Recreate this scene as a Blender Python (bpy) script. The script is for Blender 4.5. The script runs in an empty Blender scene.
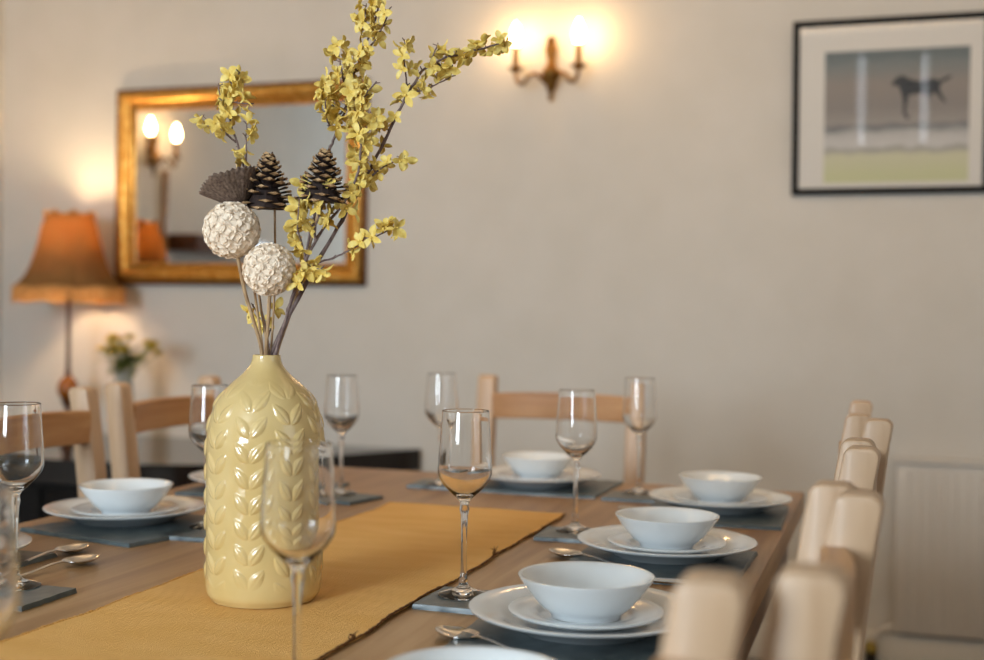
import bpy, bmesh, math, random
from mathutils import Vector, Matrix, noise
PI = math.pi
sc = bpy.context.scene
COL = sc.collection
T = 0.75                                   # height of the table top above the floor

# ------------------------------------------------------------------ camera
cam_d = bpy.data.cameras.new('camera'); cam = bpy.data.objects.new('camera', cam_d); COL.objects.link(cam)
yaw, pitch, roll = 0.3094, -0.0095, 0.0141
cy, sy, cp, sp = math.cos(yaw), math.sin(yaw), math.cos(pitch), math.sin(pitch)
F = Vector((-sy*cp, cy*cp, sp)); R0 = Vector((cy, sy, 0)); U0 = R0.cross(F)
cr, sr = math.cos(roll), math.sin(roll)
Rv, Uv = cr*R0 + sr*U0, -sr*R0 + cr*U0
M = Matrix((Rv, Uv, -F)).transposed().to_4x4(); M.translation = Vector((0, 0, T+0.3346))
cam.matrix_world = M
cam_d.sensor_width = 36; cam_d.lens = 1250*36/984
cam_d.clip_start = 0.05
cam_d.dof.use_dof = True; cam_d.dof.focus_distance = 1.5; cam_d.dof.aperture_fstop = 3.0
sc.camera = cam
# ------------------------------------------------------------------ colour management, world, lights
sc.view_settings.view_transform = 'Standard'; sc.view_settings.look = 'None'
sc.view_settings.gamma = 1; sc.view_settings.use_curve_mapping = False
sc.view_settings.exposure = 0.6
sc.cycles.use_denoising = True
sc.cycles.caustics_reflective = False; sc.cycles.caustics_refractive = True
sc.cycles.max_bounces = 14; sc.cycles.transmission_bounces = 12; sc.cycles.transparent_max_bounces = 12
sc.cycles.sample_clamp_indirect = 6
w = bpy.data.worlds.new('world'); sc.world = w; w.use_nodes = True
w.node_tree.nodes['Background'].inputs[0].default_value = (0.75, 0.85, 1, 1)
w.node_tree.nodes['Background'].inputs[1].default_value = 0.6
def area(name, loc, target, sx, sz, power, color):
    d = bpy.data.lights.new(name, 'AREA'); d.shape = 'RECTANGLE'; d.size = sx; d.size_y = sz
    d.energy = power; d.color = color
    o = bpy.data.objects.new(name, d); COL.objects.link(o); o.location = loc
    o.rotation_euler = (Vector(target)-Vector(loc)).to_track_quat('-Z', 'Y').to_euler(); return o
area('window_daylight', (-1.65, -2.36, 1.62), (-1.3, 4, 1.45), 1.15, 1.25, 96, (0.77, 0.90, 1.0))
area('added_side_fill', (1.88, 0.6, 1.6), (-2, 1.2, 1.3), 1.2, 1.2, 2.5, (0.80, 0.91, 1.0))  # added weak side fill through an invented window
area('added_slit_daylight', (0.0, -2.40, 1.97), (0.0, 4, 1.97), 0.9, .8, 14, (0.85, 0.93, 1.0))  # added daylight behind the slit panels, for bars in the picture glass

def glow(name, loc, power):
    d = bpy.data.lights.new(name, 'POINT'); d.energy = power; d.color = (1.0, 0.68, 0.36); d.shadow_soft_size = .06
    o = bpy.data.objects.new(name, d); COL.objects.link(o); o.location = loc
glow('added_warm_fill_right', (1.6, 2.6, 2.2), 3)  # added warm fill, no lamp fixture stands here
area('added_warm_wall_wash', (-.6, 2.0, 2.40), (-1.0, 4.1, 1.75), 2.4, .5, 15, (1.0, .66, .34))  # added warm wash for the upper back wall, without any ceiling fixture

# ------------------------------------------------------------------ material helpers
MATS = {}
def srgb(r, g, b):
    f = lambda c: (c/255/12.92) if c/255 <= 0.04045 else ((c/255+0.055)/1.055)**2.4
    return (f(r), f(g), f(b), 1)
def mat(name, col, rough=0.5, metal=0.0, **kw):
    m = bpy.data.materials.new(name); m.use_nodes = True
    b = m.node_tree.nodes['Principled BSDF']
    b.inputs['Base Color'].default_value = col; b.inputs['Roughness'].default_value = rough
    b.inputs['Metallic'].default_value = metal
    for k, v in kw.items(): b.inputs[k.replace('_', ' ')].default_value = v
    MATS[name] = m; return m
def nodes(m): return m.node_tree.nodes, m.node_tree.links, m.node_tree.nodes['Principled BSDF']
def ramp_noise(m, cols, scale=(5, 5, 5), nscale=3, detail=4, coords='Object', dist=0.0, bump=0.0, bd=0.002, lo=0.3, hi=0.7):
    n, l, b = nodes(m)
    tc = n.new('ShaderNodeTexCoord'); mp = n.new('ShaderNodeMapping'); mp.inputs['Scale'].default_value = scale
    nz = n.new('ShaderNodeTexNoise'); nz.inputs['Scale'].default_value = nscale; nz.inputs['Detail'].default_value = detail
    nz.inputs['Distortion'].default_value = dist
    rp = n.new('ShaderNodeValToRGB')
    e = rp.color_ramp.elements; e[0].position = lo; e[0].color = cols[0]; e[1].position = hi; e[1].color = cols[-1]
    for i, c in enumerate(cols[1:-1]):
        x = e.new(lo+(hi-lo)*(i+1)/(len(cols)-1)); x.color = c
    l.new(tc.outputs[coords], mp.inputs[0]); l.new(mp.outputs[0], nz.inputs['Vector'])
    l.new(nz.outputs['Fac'], rp.inputs[0]); l.new(rp.outputs[0], b.inputs['Base Color'])
    if bump:
        bp = n.new('ShaderNodeBump'); bp.inputs['Strength'].default_value = bump; bp.inputs['Distance'].default_value = bd
        l.new(nz.outputs['Fac'], bp.inputs['Height']); l.new(bp.outputs[0], b.inputs['Normal'])
    return nz, rp
def wood(name, c1, c2, c3, axis, rough=0.45, sc_=1.0):
    m = mat(name, c1, rough)
    s = [14*sc_]*3; s['xyz'.index(axis)] = 0.9*sc_
    ramp_noise(m, [c1, c2, c3], s, 3, 6, dist=0.6, bump=0.15, bd=0.001)
    return m
wall_m = mat('wall_paint', srgb(208, 203, 196), 0.85); ramp_noise(wall_m, [srgb(206, 201, 193), srgb(211, 206, 199)], (1, 1, 1), 6, 5, bump=0.12, bd=0.004)
ceil_m = mat('ceiling_paint', srgb(228, 222, 212), 0.9); ramp_noise(ceil_m, [srgb(225, 219, 209), srgb(231, 226, 217)], (1, 1, 1), 5)
floor_m = mat('carpet', srgb(126, 116, 104), 0.95); ramp_noise(floor_m, [srgb(112, 102, 90), srgb(136, 126, 114)], (30, 30, 30), 4, bump=0.5)
trim_m = mat('white_gloss_paint', srgb(222, 218, 210), 0.4); ramp_noise(trim_m, [srgb(219, 215, 207), srgb(224, 220, 212)], (2, 2, 2), 3)
rad_m = mat('radiator_enamel', srgb(206, 200, 192), 0.5); ramp_noise(rad_m, [srgb(204, 198, 190), srgb(208, 202, 194)], (2, 2, 2), 3)
table_m = wood('table_oak', srgb(140, 102, 62), srgb(162, 124, 82), srgb(178, 142, 102), 'y', 0.38)
oak_x = wood('chair_oak_across', srgb(168, 118, 68), srgb(184, 134, 84), srgb(196, 150, 100), 'x', 0.36)
oak_z = wood('chair_oak_upright', srgb(180, 146, 112), srgb(194, 162, 130), srgb(206, 175, 144), 'z', 0.42)
black_m = mat('black_sideboard_lacquer', srgb(26, 22, 21), 0.09); ramp_noise(black_m, [srgb(20, 17, 16), srgb(34, 29, 27)], (1, 8, 8), 4)
porc = mat('white_porcelain', srgb(226, 230, 232), 0.12); ramp_noise(porc, [srgb(223, 227, 229), srgb(229, 233, 235)], (2, 2, 2), 2); nodes(porc)[2].inputs['Coat Weight'].default_value = 0.4
slate = mat('grey_slate', srgb(76, 87, 91), 0.36); ramp_noise(slate, [srgb(58, 70, 75), srgb(76, 88, 92), srgb(92, 102, 105)], (14, 14, 14), 3, 8, bump=0.35, bd=0.002)
steel = mat('cutlery_steel', (0.72, 0.70, 0.68, 1), 0.16, 1.0); ramp_noise(steel, [(0.68, 0.66, 0.64, 1), (0.76, 0.74, 0.72, 1)], (3, 3, 3), 4)
glass = mat('clear_glass', (1, 1, 1, 1), 0.0, 0, IOR=1.46, Transmission_Weight=1.0)
vase_m = mat('yellow_glazed_ceramic', srgb(212, 184, 124), 0.12); ramp_noise(vase_m, [srgb(207, 178, 116), srgb(218, 192, 134)], (5, 5, 5), 3); nodes(vase_m)[2].inputs['Coat Weight'].default_value = 0.5
gold = mat('antique_gilt', srgb(204, 150, 72), 0.34, 0.8); ramp_noise(gold, [srgb(176, 116, 42), srgb(206, 150, 68), srgb(222, 176, 98)], (12, 12, 12), 4, bump=0.2)
gold_dark = mat('gilt_brown_edge', srgb(110, 66, 22), 0.4, 0.5); ramp_noise(gold_dark, [srgb(80, 46, 16), srgb(130, 82, 30)], (12, 12, 12), 4)
mirror_m = mat('mirror_glass', (0.88, 0.88, 0.87, 1), 0.01, 1.0); ramp_noise(mirror_m, [(0.87, 0.87, 0.86, 1), (0.89, 0.89, 0.88, 1)], (1, 1, 1), 1)
brass = mat('aged_brass', srgb(120, 84, 38), 0.35, 0.9); ramp_noise(brass, [srgb(96, 64, 26), srgb(146, 106, 52)], (20, 20, 20), 4)
blackframe = mat('black_frame_wood', srgb(18, 16, 14), 0.6, 0, Specular_IOR_Level=.2); ramp_noise(blackframe, [srgb(14, 12, 11), srgb(24, 21, 19)], (20, 20, 20), 4)
mount_m = mat('picture_mount_card', srgb(234, 228, 220), 0.8); ramp_noise(mount_m, [srgb(232, 226, 218), srgb(236, 230, 222)], (20, 20, 20), 4)
stem_m = mat('bark_brown', srgb(92, 72, 66), 0.7); ramp_noise(stem_m, [srgb(84, 64, 62), srgb(136, 116, 110)], (60, 60, 20), 5, bump=0.4)
straw_m = mat('dry_straw_stick', srgb(176, 142, 104), 0.7); ramp_noise(straw_m, [srgb(140, 108, 76), srgb(194, 162, 122)], (40, 40, 10), 5)
petal_m = mat('yellow_silk_petal', srgb(226, 196, 98), 0.6, 0); ramp_noise(petal_m, [srgb(214, 178, 76), srgb(230, 200, 102), srgb(238, 216, 134)], (60, 60, 60), 3)
nodes(petal_m)[2].inputs['Subsurface Weight'].default_value = 0.0
white_petal = mat('cream_paper_petal', srgb(226, 212, 196), 0.85); ramp_noise(white_petal, [srgb(240, 218, 192), srgb(250, 234, 214)], (60, 60, 60), 4)
cone_dark = mat('pine_cone_scale_dark', srgb(62, 42, 34), 0.7); ramp_noise(cone_dark, [srgb(32, 20, 17), srgb(58, 38, 30)], (80, 80, 80), 3)
cone_tip = mat('pine_cone_scale_tip', srgb(150, 112, 74), 0.7); ramp_noise(cone_tip, [srgb(120, 84, 56), srgb(204, 168, 120)], (80, 80, 80), 3)
pod_m = mat('dry_brown_pod', srgb(104, 84, 72), 0.75); ramp_noise(pod_m, [srgb(74, 56, 48), srgb(140, 118, 102)], (90, 90, 30), 4)
darkwood = mat('dark_wood_and_table_shade', srgb(70, 38, 18), 0.3); ramp_noise(darkwood, [srgb(48, 24, 10), srgb(112, 62, 26)], (10, 10, 10), 5)

def runner_mat():
    m = mat('mustard_ribbed_cotton', srgb(205, 150, 68), 0.85)
    nz, rp = ramp_noise(m, [srgb(222, 168, 88), srgb(230, 180, 106)], (3, 9, 1), 3, 5)
    n, l, b = nodes(m)
    tc = n.new('ShaderNodeTexCoord'); wv = n.new('ShaderNodeTexWave'); wv.bands_direction = 'Y'
    wv.inputs['Scale'].default_value = 62; wv.inputs['Distortion'].default_value = 0.25; wv.inputs['Detail'].default_value = 2
    wv.inputs['Detail Scale'].default_value = 2
    wx = n.new('ShaderNodeTexWave'); wx.bands_direction = 'X'; wx.inputs['Scale'].default_value = 45
    ad = n.new('ShaderNodeMath'); ad.operation = 'MULTIPLY_ADD'; ad.inputs[1].default_value = 0.12
    l.new(tc.outputs['Object'], wv.inputs['Vector']); l.new(tc.outputs['Object'], wx.inputs['Vector'])
    l.new(wx.outputs['Fac'], ad.inputs[0]); l.new(wv.outputs['Fac'], ad.inputs[2])
    bp = n.new('ShaderNodeBump'); bp.inputs['Strength'].default_value = 0.7; bp.inputs['Distance'].default_value = 0.0016
    l.new(ad.outputs[0], bp.inputs['Height']); l.new(bp.outputs[0], b.inputs['Normal'])
    return m
runner_m = runner_mat()
edge_m = mat('dark_thread_and_edge_shade', srgb(96, 60, 24), 0.9); ramp_noise(edge_m, [srgb(60, 34, 14), srgb(140, 92, 40)], (200, 200, 200), 3)  # brown holds the runner's edge shadow as well as the dark thread

def emis(name, col, strength):
    m = bpy.data.materials.new(name); m.use_nodes = True
    n, l = m.node_tree.nodes, m.node_tree.links
    b = n['Principled BSDF']; b.inputs['Base Color'].default_value = col
    b.inputs['Emission Color'].default_value = col; b.inputs['Emission Strength'].default_value = strength
    return m
bulb_m = emis('glowing_candle_bulb', (1.0, 0.62, 0.28, 1), 46)
lampbulb_m = emis('glowing_lamp_bulb', (1.0, 0.72, 0.42, 1), 200)

# ------------------------------------------------------------------ geometry helpers
class MB:
    """collects verts / faces and links them as ONE mesh object"""
    def __init__(s): s.v = []; s.f = []; s.mi = []; s.cur = 0
    def add(s, vs, fs):
        o = len(s.v); s.v += [tuple(x) for x in vs]; s.f += [tuple(i+o for i in f) for f in fs]; s.mi += [s.cur]*len(fs); return s
    def box(s, x0, x1, y0, y1, z0, z1):
        return s.add([(x, y, z) for x in (x0, x1) for y in (y0, y1) for z in (z0, z1)],
            [(0,1,3,2),(4,6,7,5),(0,4,5,1),(2,3,7,6),(0,2,6,4),(1,5,7,3)])
    def bbox(s, x0, x1, y0, y1, z0, z1, b=0.003, seg=2):
        bm = bmesh.new(); bmesh.ops.create_cube(bm, size=1)
        for v in bm.verts: v.co = Vector(((x0+x1)/2+v.co.x*(x1-x0), (y0+y1)/2+v.co.y*(y1-y0), (z0+z1)/2+v.co.z*(z1-z0)))
        bmesh.ops.bevel(bm, geom=bm.edges[:], offset=b, segments=seg, profile=0.5, affect='EDGES')
        bm.verts.ensure_lookup_table(); bm.verts.index_update()
        s.add([v.co[:] for v in bm.verts], [[v.index for v in f.verts] for f in bm.faces]); bm.free(); return s
    def lathe(s, prof, seg=48, c=(0, 0, 0), loop=False, M=None):
        vs = []; n = len(prof); idx = []
        for (r, z) in prof:
            if abs(r) < 1e-6: idx.append([len(vs)]); vs.append((c[0], c[1], c[2]+z))
            else:
                idx.append(list(range(len(vs), len(vs)+seg)))
                vs += [(c[0]+r*math.cos(2*PI*k/seg), c[1]+r*math.sin(2*PI*k/seg), c[2]+z) for k in range(seg)]
        fs = []
        for a in range(n if loop else n-1):
            A, B = idx[a], idx[(a+1) % n]
            for k in range(seg):
                k2 = (k+1) % seg
                if len(A) == 1 and len(B) == 1: continue
                if len(A) == 1: fs.append((A[0], B[k2], B[k]))
                elif len(B) == 1: fs.append((A[k], A[k2], B[0]))
                else: fs.append((A[k], A[k2], B[k2], B[k]))
        if M: vs = [(M @ Vector(v))[:] for v in vs]
        return s.add(vs, fs)
    def tube(s, pts, rad, seg=8, cap=True):
        pts = [Vector(p) for p in pts]; n = len(pts)
        if not hasattr(rad, '__len__'): rad = [rad]*n
        vs = []; up = Vector((0, 0, 1))
        prev = None
        for i, p in enumerate(pts):
            t = (pts[min(i+1, n-1)]-pts[max(i-1, 0)]).normalized()
            if prev is None:
                a = t.cross(up if abs(t.z) < 0.95 else Vector((1, 0, 0))).normalized()
            else: a = (prev - t*prev.dot(t)).normalized()
            prev = a; b = t.cross(a)
            vs += [(p + rad[i]*(math.cos(2*PI*k/seg)*a+math.sin(2*PI*k/seg)*b))[:] for k in range(seg)]
        fs = [(i*seg+k, i*seg+(k+1) % seg, (i+1)*seg+(k+1) % seg, (i+1)*seg+k) for i in range(n-1) for k in range(seg)]
        if cap: fs += [tuple(range(seg-1, -1, -1)), tuple(range((n-1)*seg, n*seg))]
        return s.add(vs, fs)
    def prism(s, poly, a, b, M=None):
        """poly in local (x,y), extruded z a..b, then M"""
        n = len(poly); vs = [(p[0], p[1], a) for p in poly]+[(p[0], p[1], b) for p in poly]
        if M: vs = [(M @ Vector(v))[:] for v in vs]
        return s.add(vs, [tuple(range(n-1, -1, -1)), tuple(range(n, 2*n))]+[(i, (i+1) % n, (i+1) % n+n, i+n) for i in range(n)])
    def mesh(s, name, mats, sharp=35, smooth=True):
        me = bpy.data.meshes.new(name); me.from_pydata(s.v, [], s.f)
        for m in (mats if isinstance(mats, (list, tuple)) else [mats]): me.materials.append(m)
        me.polygons.foreach_set('material_index', s.mi)
        bm = bmesh.new(); bm.from_mesh(me); bmesh.ops.recalc_face_normals(bm, faces=bm.faces)
        if smooth:
            for f in bm.faces: f.smooth = True
            for e in bm.edges:
                if len(e.link_faces) == 2 and e.calc_face_angle(0) > math.radians(sharp): e.smooth = False
        bm.to_mesh(me); bm.free(); me.update(); return me
    def build(s, name, mats, parent=None, sharp=35, smooth=True):
        o = bpy.data.objects.new(name, s.mesh(name, mats, sharp, smooth)); COL.objects.link(o)
        if parent: o.parent = parent
        return o
def tag(o, label=None, cat=None, group=None, kind=None):
    if label: o['label'] = label
    if cat: o['category'] = cat
    if group: o['group'] = group
    if kind: o['kind'] = kind
    return o
def thing(name, label, cat, loc=(0, 0, 0), rz=0, group=None):
    o = bpy.data.objects.new(name, None); COL.objects.link(o); o.empty_display_size = 0.05
    o.location = loc; o.rotation_euler = (0, 0, rz); return tag(o, label, cat, group)
def copy_tree(o, parent=None):
    c = o.copy(); COL.objects.link(c)
    if parent: c.parent = parent
    for ch in list(o.children): copy_tree(ch, c)
    return c
def struct(name, mb, m): return tag(mb.build(name, m), kind='structure')

# ------------------------------------------------------------------ room shell
XL, XR, YF, YB, CZ = -3.34, 1.9, -2.3, 4.1, 2.45
struct('floor', MB().box(XL-.1, XR+.1, YF-.1, YB+.1, -.1, 0), floor_m)
struct('ceiling', MB().box(XL-.1, XR+.1, YF-.1, YB+.1, CZ, CZ+.1), ceil_m)
struct('wall_back', MB().box(XL-.1, XR+.1, YB, YB+.1, 0, CZ), wall_m)
struct('wall_left', MB().box(XL-.1, XL, YF, YB, 0, CZ), wall_m)
def wall_hole_x(y0, y1, x0, x1, hx0, hx1, hz0, hz1):
    m = MB(); m.box(x0, hx0, y0, y1, 0, CZ); m.box(hx1, x1, y0, y1, 0, CZ)
    m.box(hx0, hx1, y0, y1, 0, hz0); m.box(hx0, hx1, y0, y1, hz1, CZ); return m
m = wall_hole_x(YF-.1, YF, XL-.1, -.8, -2.25, -1.05, 1.0, 2.25)
q = wall_hole_x(YF-.1, YF, -.8, XR+.1, -.45, .45, 1.63, 2.31); m.add(q.v, q.f)
struct('wall_front', m, wall_m)
m = MB(); a, b, c, d = 0.0, 1.2, 1.0, 2.2
m.box(XR, XR+.1, YF, a, 0, CZ); m.box(XR, XR+.1, b, YB, 0, CZ); m.box(XR, XR+.1, a, b, 0, c); m.box(XR, XR+.1, a, b, d, CZ)
struct('wall_right', m, wall_m)
m = MB()
for x in (-2.25, -1.10): m.bbox(x, x+.05, YF-.06, YF-.01, 1.0, 2.25)
for z in (1.0, 2.2): m.bbox(-2.2, -1.1, YF-.055, YF-.015, z, z+.05)
struct('window_1', m, trim_m)
m = MB()
for y in (0, .575, 1.15): m.bbox(XR+.01, XR+.06, y, y+.05, 1.0, 2.2)
for z in (1.0, 1.58, 2.15): m.bbox(XR+.015, XR+.055, .05, 1.15, z, z+.05)
struct('added_side_window', m, trim_m)  # frame of the added side window
m = MB()
for x0, x1 in ((-.45, -.278), (-.242, .197), (.233, .45)):
    m.bbox(x0, x1, YF-.05, YF-.03, 1.63, 2.31, .002)
    for k in range(12): m.box(x0+.02, x1-.02, YF-.03, YF-.022, 1.66+k*.052, 1.69+k*.052)
struct('added_slit_panels', m, ceil_m)  # unseen panels, added so their gaps reflect as bars in the picture glass
struct('baseboard_back', MB().bbox(XL, XR, YB-.018, YB, 0, .12, .004), trim_m)
struct('baseboard_left', MB().bbox(XL, XL+.018, YF, YB-.018, 0, .12, .004), trim_m)

# ------------------------------------------------------------------ dining table
tb = thing('dining_table', 'large oak dining table laid with plates, slates and flutes', 'table', (-.737, 1.35, 0))
TX0, TX1, TY0, TY1 = -.573, .578, -1.17, 1.19
MB().bbox(TX0, TX1, TY0, TY1, T-.042, T, .004).build('tabletop', table_m, tb)
m = MB(); q = .028
m.box(TX0+q, TX1-q, TY0+q, TY0+q+.025, T-.14, T-.042); m.box(TX0+q, TX1-q, TY1-q-.025, TY1-q, T-.14, T-.042)
m.box(TX0+q, TX0+q+.025, TY0+q+.025, TY1-q-.025, T-.14, T-.042); m.box(TX1-q-.025, TX1-q, TY0+q+.025, TY1-q-.025, T-.14, T-.042)
m.build('apron', MATS['dark_wood_and_table_shade'], tb)  # dark tone puts the shade under the tabletop into the apron colour
for x in (-.13, .05):
    for y in (TY0+.42, TY1-.50):
        MB().bbox(x, x+.08, y, y+.08, 0, T-.042, .005).build('leg', MATS['dark_wood_and_table_shade'], tb)  # legs darkened like the apron, under-table shade held in the colour

# ------------------------------------------------------------------ table runner
rr = thing('table_runner', 'mustard yellow ribbed cloth runner along the middle of the oak table', 'table runner', (-.6825, 1.2, T))
def runner_z(x, y):
    return 0.0012*(1+math.sin(y*9+x*5))*0.5+0.0011*(1+math.sin(y*23+2.1+x*14))*0.5
def runner_edge(y, s):      # wavering hem
    return 0.16+0.0022*math.sin(y*17+s*2)+0.0015*math.sin(y*47+s)
m = MB(); NX, NY = 24, 190; Y0, Y1 = -1.0, .866
top = []; bot = []
for j in range(NY+1):
    y = Y0+(Y1-Y0)*j/NY
    for i in range(NX+1):
        s = i/NX*2-1; x = s*runner_edge(y, 1 if s > 0 else -1)
        z = runner_z(x, y)
        top.append((x, y+0.003*math.sin(x*40)*(j == NY), z+.0026)); bot.append((x, y+0.003*math.sin(x*40)*(j == NY), max(.0003, z-.0002)))
n1 = len(top); W_ = NX+1; fs = []
for j in range(NY):
    for i in range(NX):
        a = j*W_+i; fs.append((a, a+1, a+1+W_, a+W_)); fs.append((a+n1, a+W_+n1, a+1+W_+n1, a+1+n1))
per = [i for i in range(W_)]+[j*W_+NX for j in range(1, NY+1)]+[NY*W_+i for i in range(NX-1, -1, -1)]+[j*W_ for j in range(NY-1, 0, -1)]
for k in range(len(per)):
    a, b = per[k], per[(k+1) % len(per)]; fs.append((a, a+n1, b+n1, b))
m.add(top+bot, fs); m.build('cloth', runner_m, rr, sharp=60)
rng = random.Random(4)
for s in (-1, 1):
    m = MB(); pts = []; rad = []
    for k in range(420):
        y = Y0+(Y1-Y0)*k/419; x = s*(runner_edge(y, s)+.0004)
        pts.append((x+rng.uniform(-.0005, .0005), y, runner_z(x, y)+.0022+rng.uniform(-.0003, .0005))); rad.append(rng.uniform(.0009, .0019))
    m.tube(pts, rad, 6)
    if s < 0: m.build('hem', runner_m, rr); continue
    for y, h in ((-.03, .011), (.46, .013), (-.45, .008), (.70, .006)):      # loose thread tufts
        for q in range(7):
            x = s*(runner_edge(y, s)+.0005)
            m.tube([(x, y+rng.uniform(-.004, .004), .003), (x+s*rng.uniform(0, .003), y+rng.uniform(-.007, .007), .003+h*rng.uniform(.3, .6)), (x+s*rng.uniform(-.002, .005), y+rng.uniform(-.009, .009), .003+h*rng.uniform(.6, 1))], [.0011, .0009, .0005], 5)
    o = m.build('hem', edge_m, rr); o['label'] = 'dark brown frayed hem, loose threads and painted edge shadow'
m = MB(); m.tube([(x/40*.158, Y1+.0003+.003*math.sin(x/40*.158*40), runner_z(x/40*.158, Y1)+.0015) for x in range(-40, 41)], .0008, 6)
m.build('hem', edge_m, rr)

# ------------------------------------------------------------------ place settings
GR = 'right'; SL = T
MT = .006                       # slate thickness
def slate_mb(wx, wy, seed):
    rg = random.Random(seed); m = MB(); n = 14; P = []
    for (ax, ay, bx, by) in ((-1, -1, 1, -1), (1, -1, 1, 1), (1, 1, -1, 1), (-1, 1, -1, -1)):
        for k in range(n):
            t = k/n; P.append(((ax+(bx-ax)*t)*wx/2+rg.uniform(-.0008, .0008), (ay+(by-ay)*t)*wy/2+rg.uniform(-.0008, .0008)))
    N = len(P); vs = [(p[0]*1.004, p[1]*1.004, 0) for p in P]+[(p[0]+rg.uniform(-.0006, .0006), p[1]+rg.uniform(-.0006, .0006), MT*.6) for p in P]+[(p[0]*.985, p[1]*.985, MT) for p in P]
    fs = [tuple(range(N-1, -1, -1)), tuple(range(2*N, 3*N))]
    for r in (0, 1):
        fs += [(r*N+i, r*N+(i+1) % N, (r+1)*N+(i+1) % N, (r+1)*N+i) for i in range(N)]
    return m.add(vs, fs)
def plate_profile(R, h, rw, th=.0035):
    ro = R; wr = rw
    top = [(0, .0060), (wr*.6, .0058), (wr*.92, .0062), (wr, .0078), (wr*1.06, .0105), (wr+(R-wr)*.35, h*.62+.002), (wr+(R-wr)*.7, h*.86), (R-.002, h-.0003), (R, h-.0012)]
    under = [(R-.001, h-.0033), (wr+(R-wr)*.7, h*.86-th-.0006), (wr+(R-wr)*.35, h*.62-th-.001), (wr*1.03, .0042), (wr*.96, .0016), (wr*.93, 0), (wr*.87, 0), (wr*.85, .0026), (0, .0028)]
    return top+under
def bowl_profile():
    top = [(0, .0062), (.020, .0064), (.031, .0080), (.0400, .0125), (.0480, .0200), (.0555, .0285), (.0625, .0365), (.0685, .0425), (.0717, .0444), (.0728, .0438)]
    under = [(.0723, .0422), (.0693, .0380), (.0640, .0305), (.0580, .0225), (.0505, .0135), (.0435, .0072), (.0385, .0040), (.0370, 0), (.0340, 0), (.0330, .0028), (0, .003)]
    return top+under
plate_me = MB().lathe(plate_profile(.125, .0235, .080), 72).mesh('dinner_plate', porc, 60)
side_me = MB().lathe(plate_profile(.0830, .0150, .050), 64).mesh('side_plate', porc, 60)
bowl_me = MB().lathe(bowl_profile(), 64).mesh('bowl', porc, 60)
def flute_mesh():
    outer = [(0, .0022), (.012, .0018), (.024, .0009), (.0275, .0002), (.029, .0001), (.0303, .0008), (.0302, .0018), (.027, .0032), (.019, .0055), (.010, .0088), (.0062, .0125), (.0050, .0165), (.0058, .0185), (.0044, .021), (.0036, .032), (.0033, .055), (.0036, .080), (.0046, .098), (.0060, .1055), (.0050, .1095), (.0058, .1140), (.0100, .1190), (.0175, .1258), (.0250, .1340), (.0302, .1420), (.0322, .1485), (.0324, .1555), (.0316, .1700), (.0303, .1900), (.0288, .2120), (.0281, .2236), (.02805, .2245), (.0277, .2250)]
    inner = [(.02732, .2249), (.0271, .2243), (.02725, .2235), (.0279, .2120), (.0294, .1900), (.0307, .1700), (.0315, .1555), (.0312, .1492), (.0292, .1432), (.0242, .1355), (.0168, .1282), (.0090, .1225), (.003, .1203), (0, .1200)]
    return MB().lathe([(a, b*.973) for a, b in outer+inner], 48).mesh('champagne_flute', glass, 60)
flute_me = flute_mesh()
def lay(name, me, label, cat, group, x, y, z, rz=0):
    o = bpy.data.objects.new(name, me); COL.objects.link(o); o.location = (x, y, z); o.rotation_euler = (0, 0, rz)
    return tag(o, label, cat, group)
mat_me = [slate_mb(.235, .25, 31+k).mesh('slate_placemat', slate, 40) for k in range(3)]
coast_me = [slate_mb(.102, .102, 51+k).mesh('slate_coaster', slate, 40) for k in range(3)]
settings = [  # x, y, rz, where
 (-.303, .912, 0, 'at the bottom edge of the photo, nearest setting', 0),
 (-.306, 1.300, 0, 'second nearest setting on the right of the table', 0),
 (-.296, 1.745, 0, 'third setting from the front on the right of the table', 0),
 (-.283, 2.215, 0, 'farthest setting on the right, at the table corner', 0),
 (-.665, 2.395, PI/2, 'at the far end of the table before the far chair', 0),
 (-1.155, 1.715, PI, 'left of the yellow vase before the left chairs', 0),
 (-1.155, 2.140, PI, 'half hidden behind the yellow vase on the left side', 0),
 (-1.195, 1.335, PI, 'cut by the left edge of the photo', 0)]
for i, (x, y, rz, wh, _) in enumerate(settings):
    sgn = 1 if rz == 0 else -1
    mx, my = (x-.002*sgn, y-.045) if rz == 0 else (x, y-.02)
    if rz == PI/2: mx, my = x+.02, y-.0
    if i == 5: mx, my = -1.115, 1.685
    if i == 6: mx, my = x+.02, y+.0
    lay('slate_placemat', mat_me[i % 3], 'blue-grey slate mat under plates, '+wh, 'placemat', 'slate placemats', mx, my, SL, rz+(.03 if i % 2 else -.02)+(-.26 if i == 5 else 0))
    lay('dinner_plate', plate_me, 'large white plate on slate, '+wh, 'plate', 'white dinner plates', x, y, SL+MT)
    lay('side_plate', side_me, 'small white plate under bowl, '+wh, 'plate', 'white side plates', x, y, SL+MT+.0063)
    lay('bowl', bowl_me, 'white bowl atop two plates, '+wh, 'bowl', 'white bowls', x, y, SL+MT+.0063+.0063)
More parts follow.
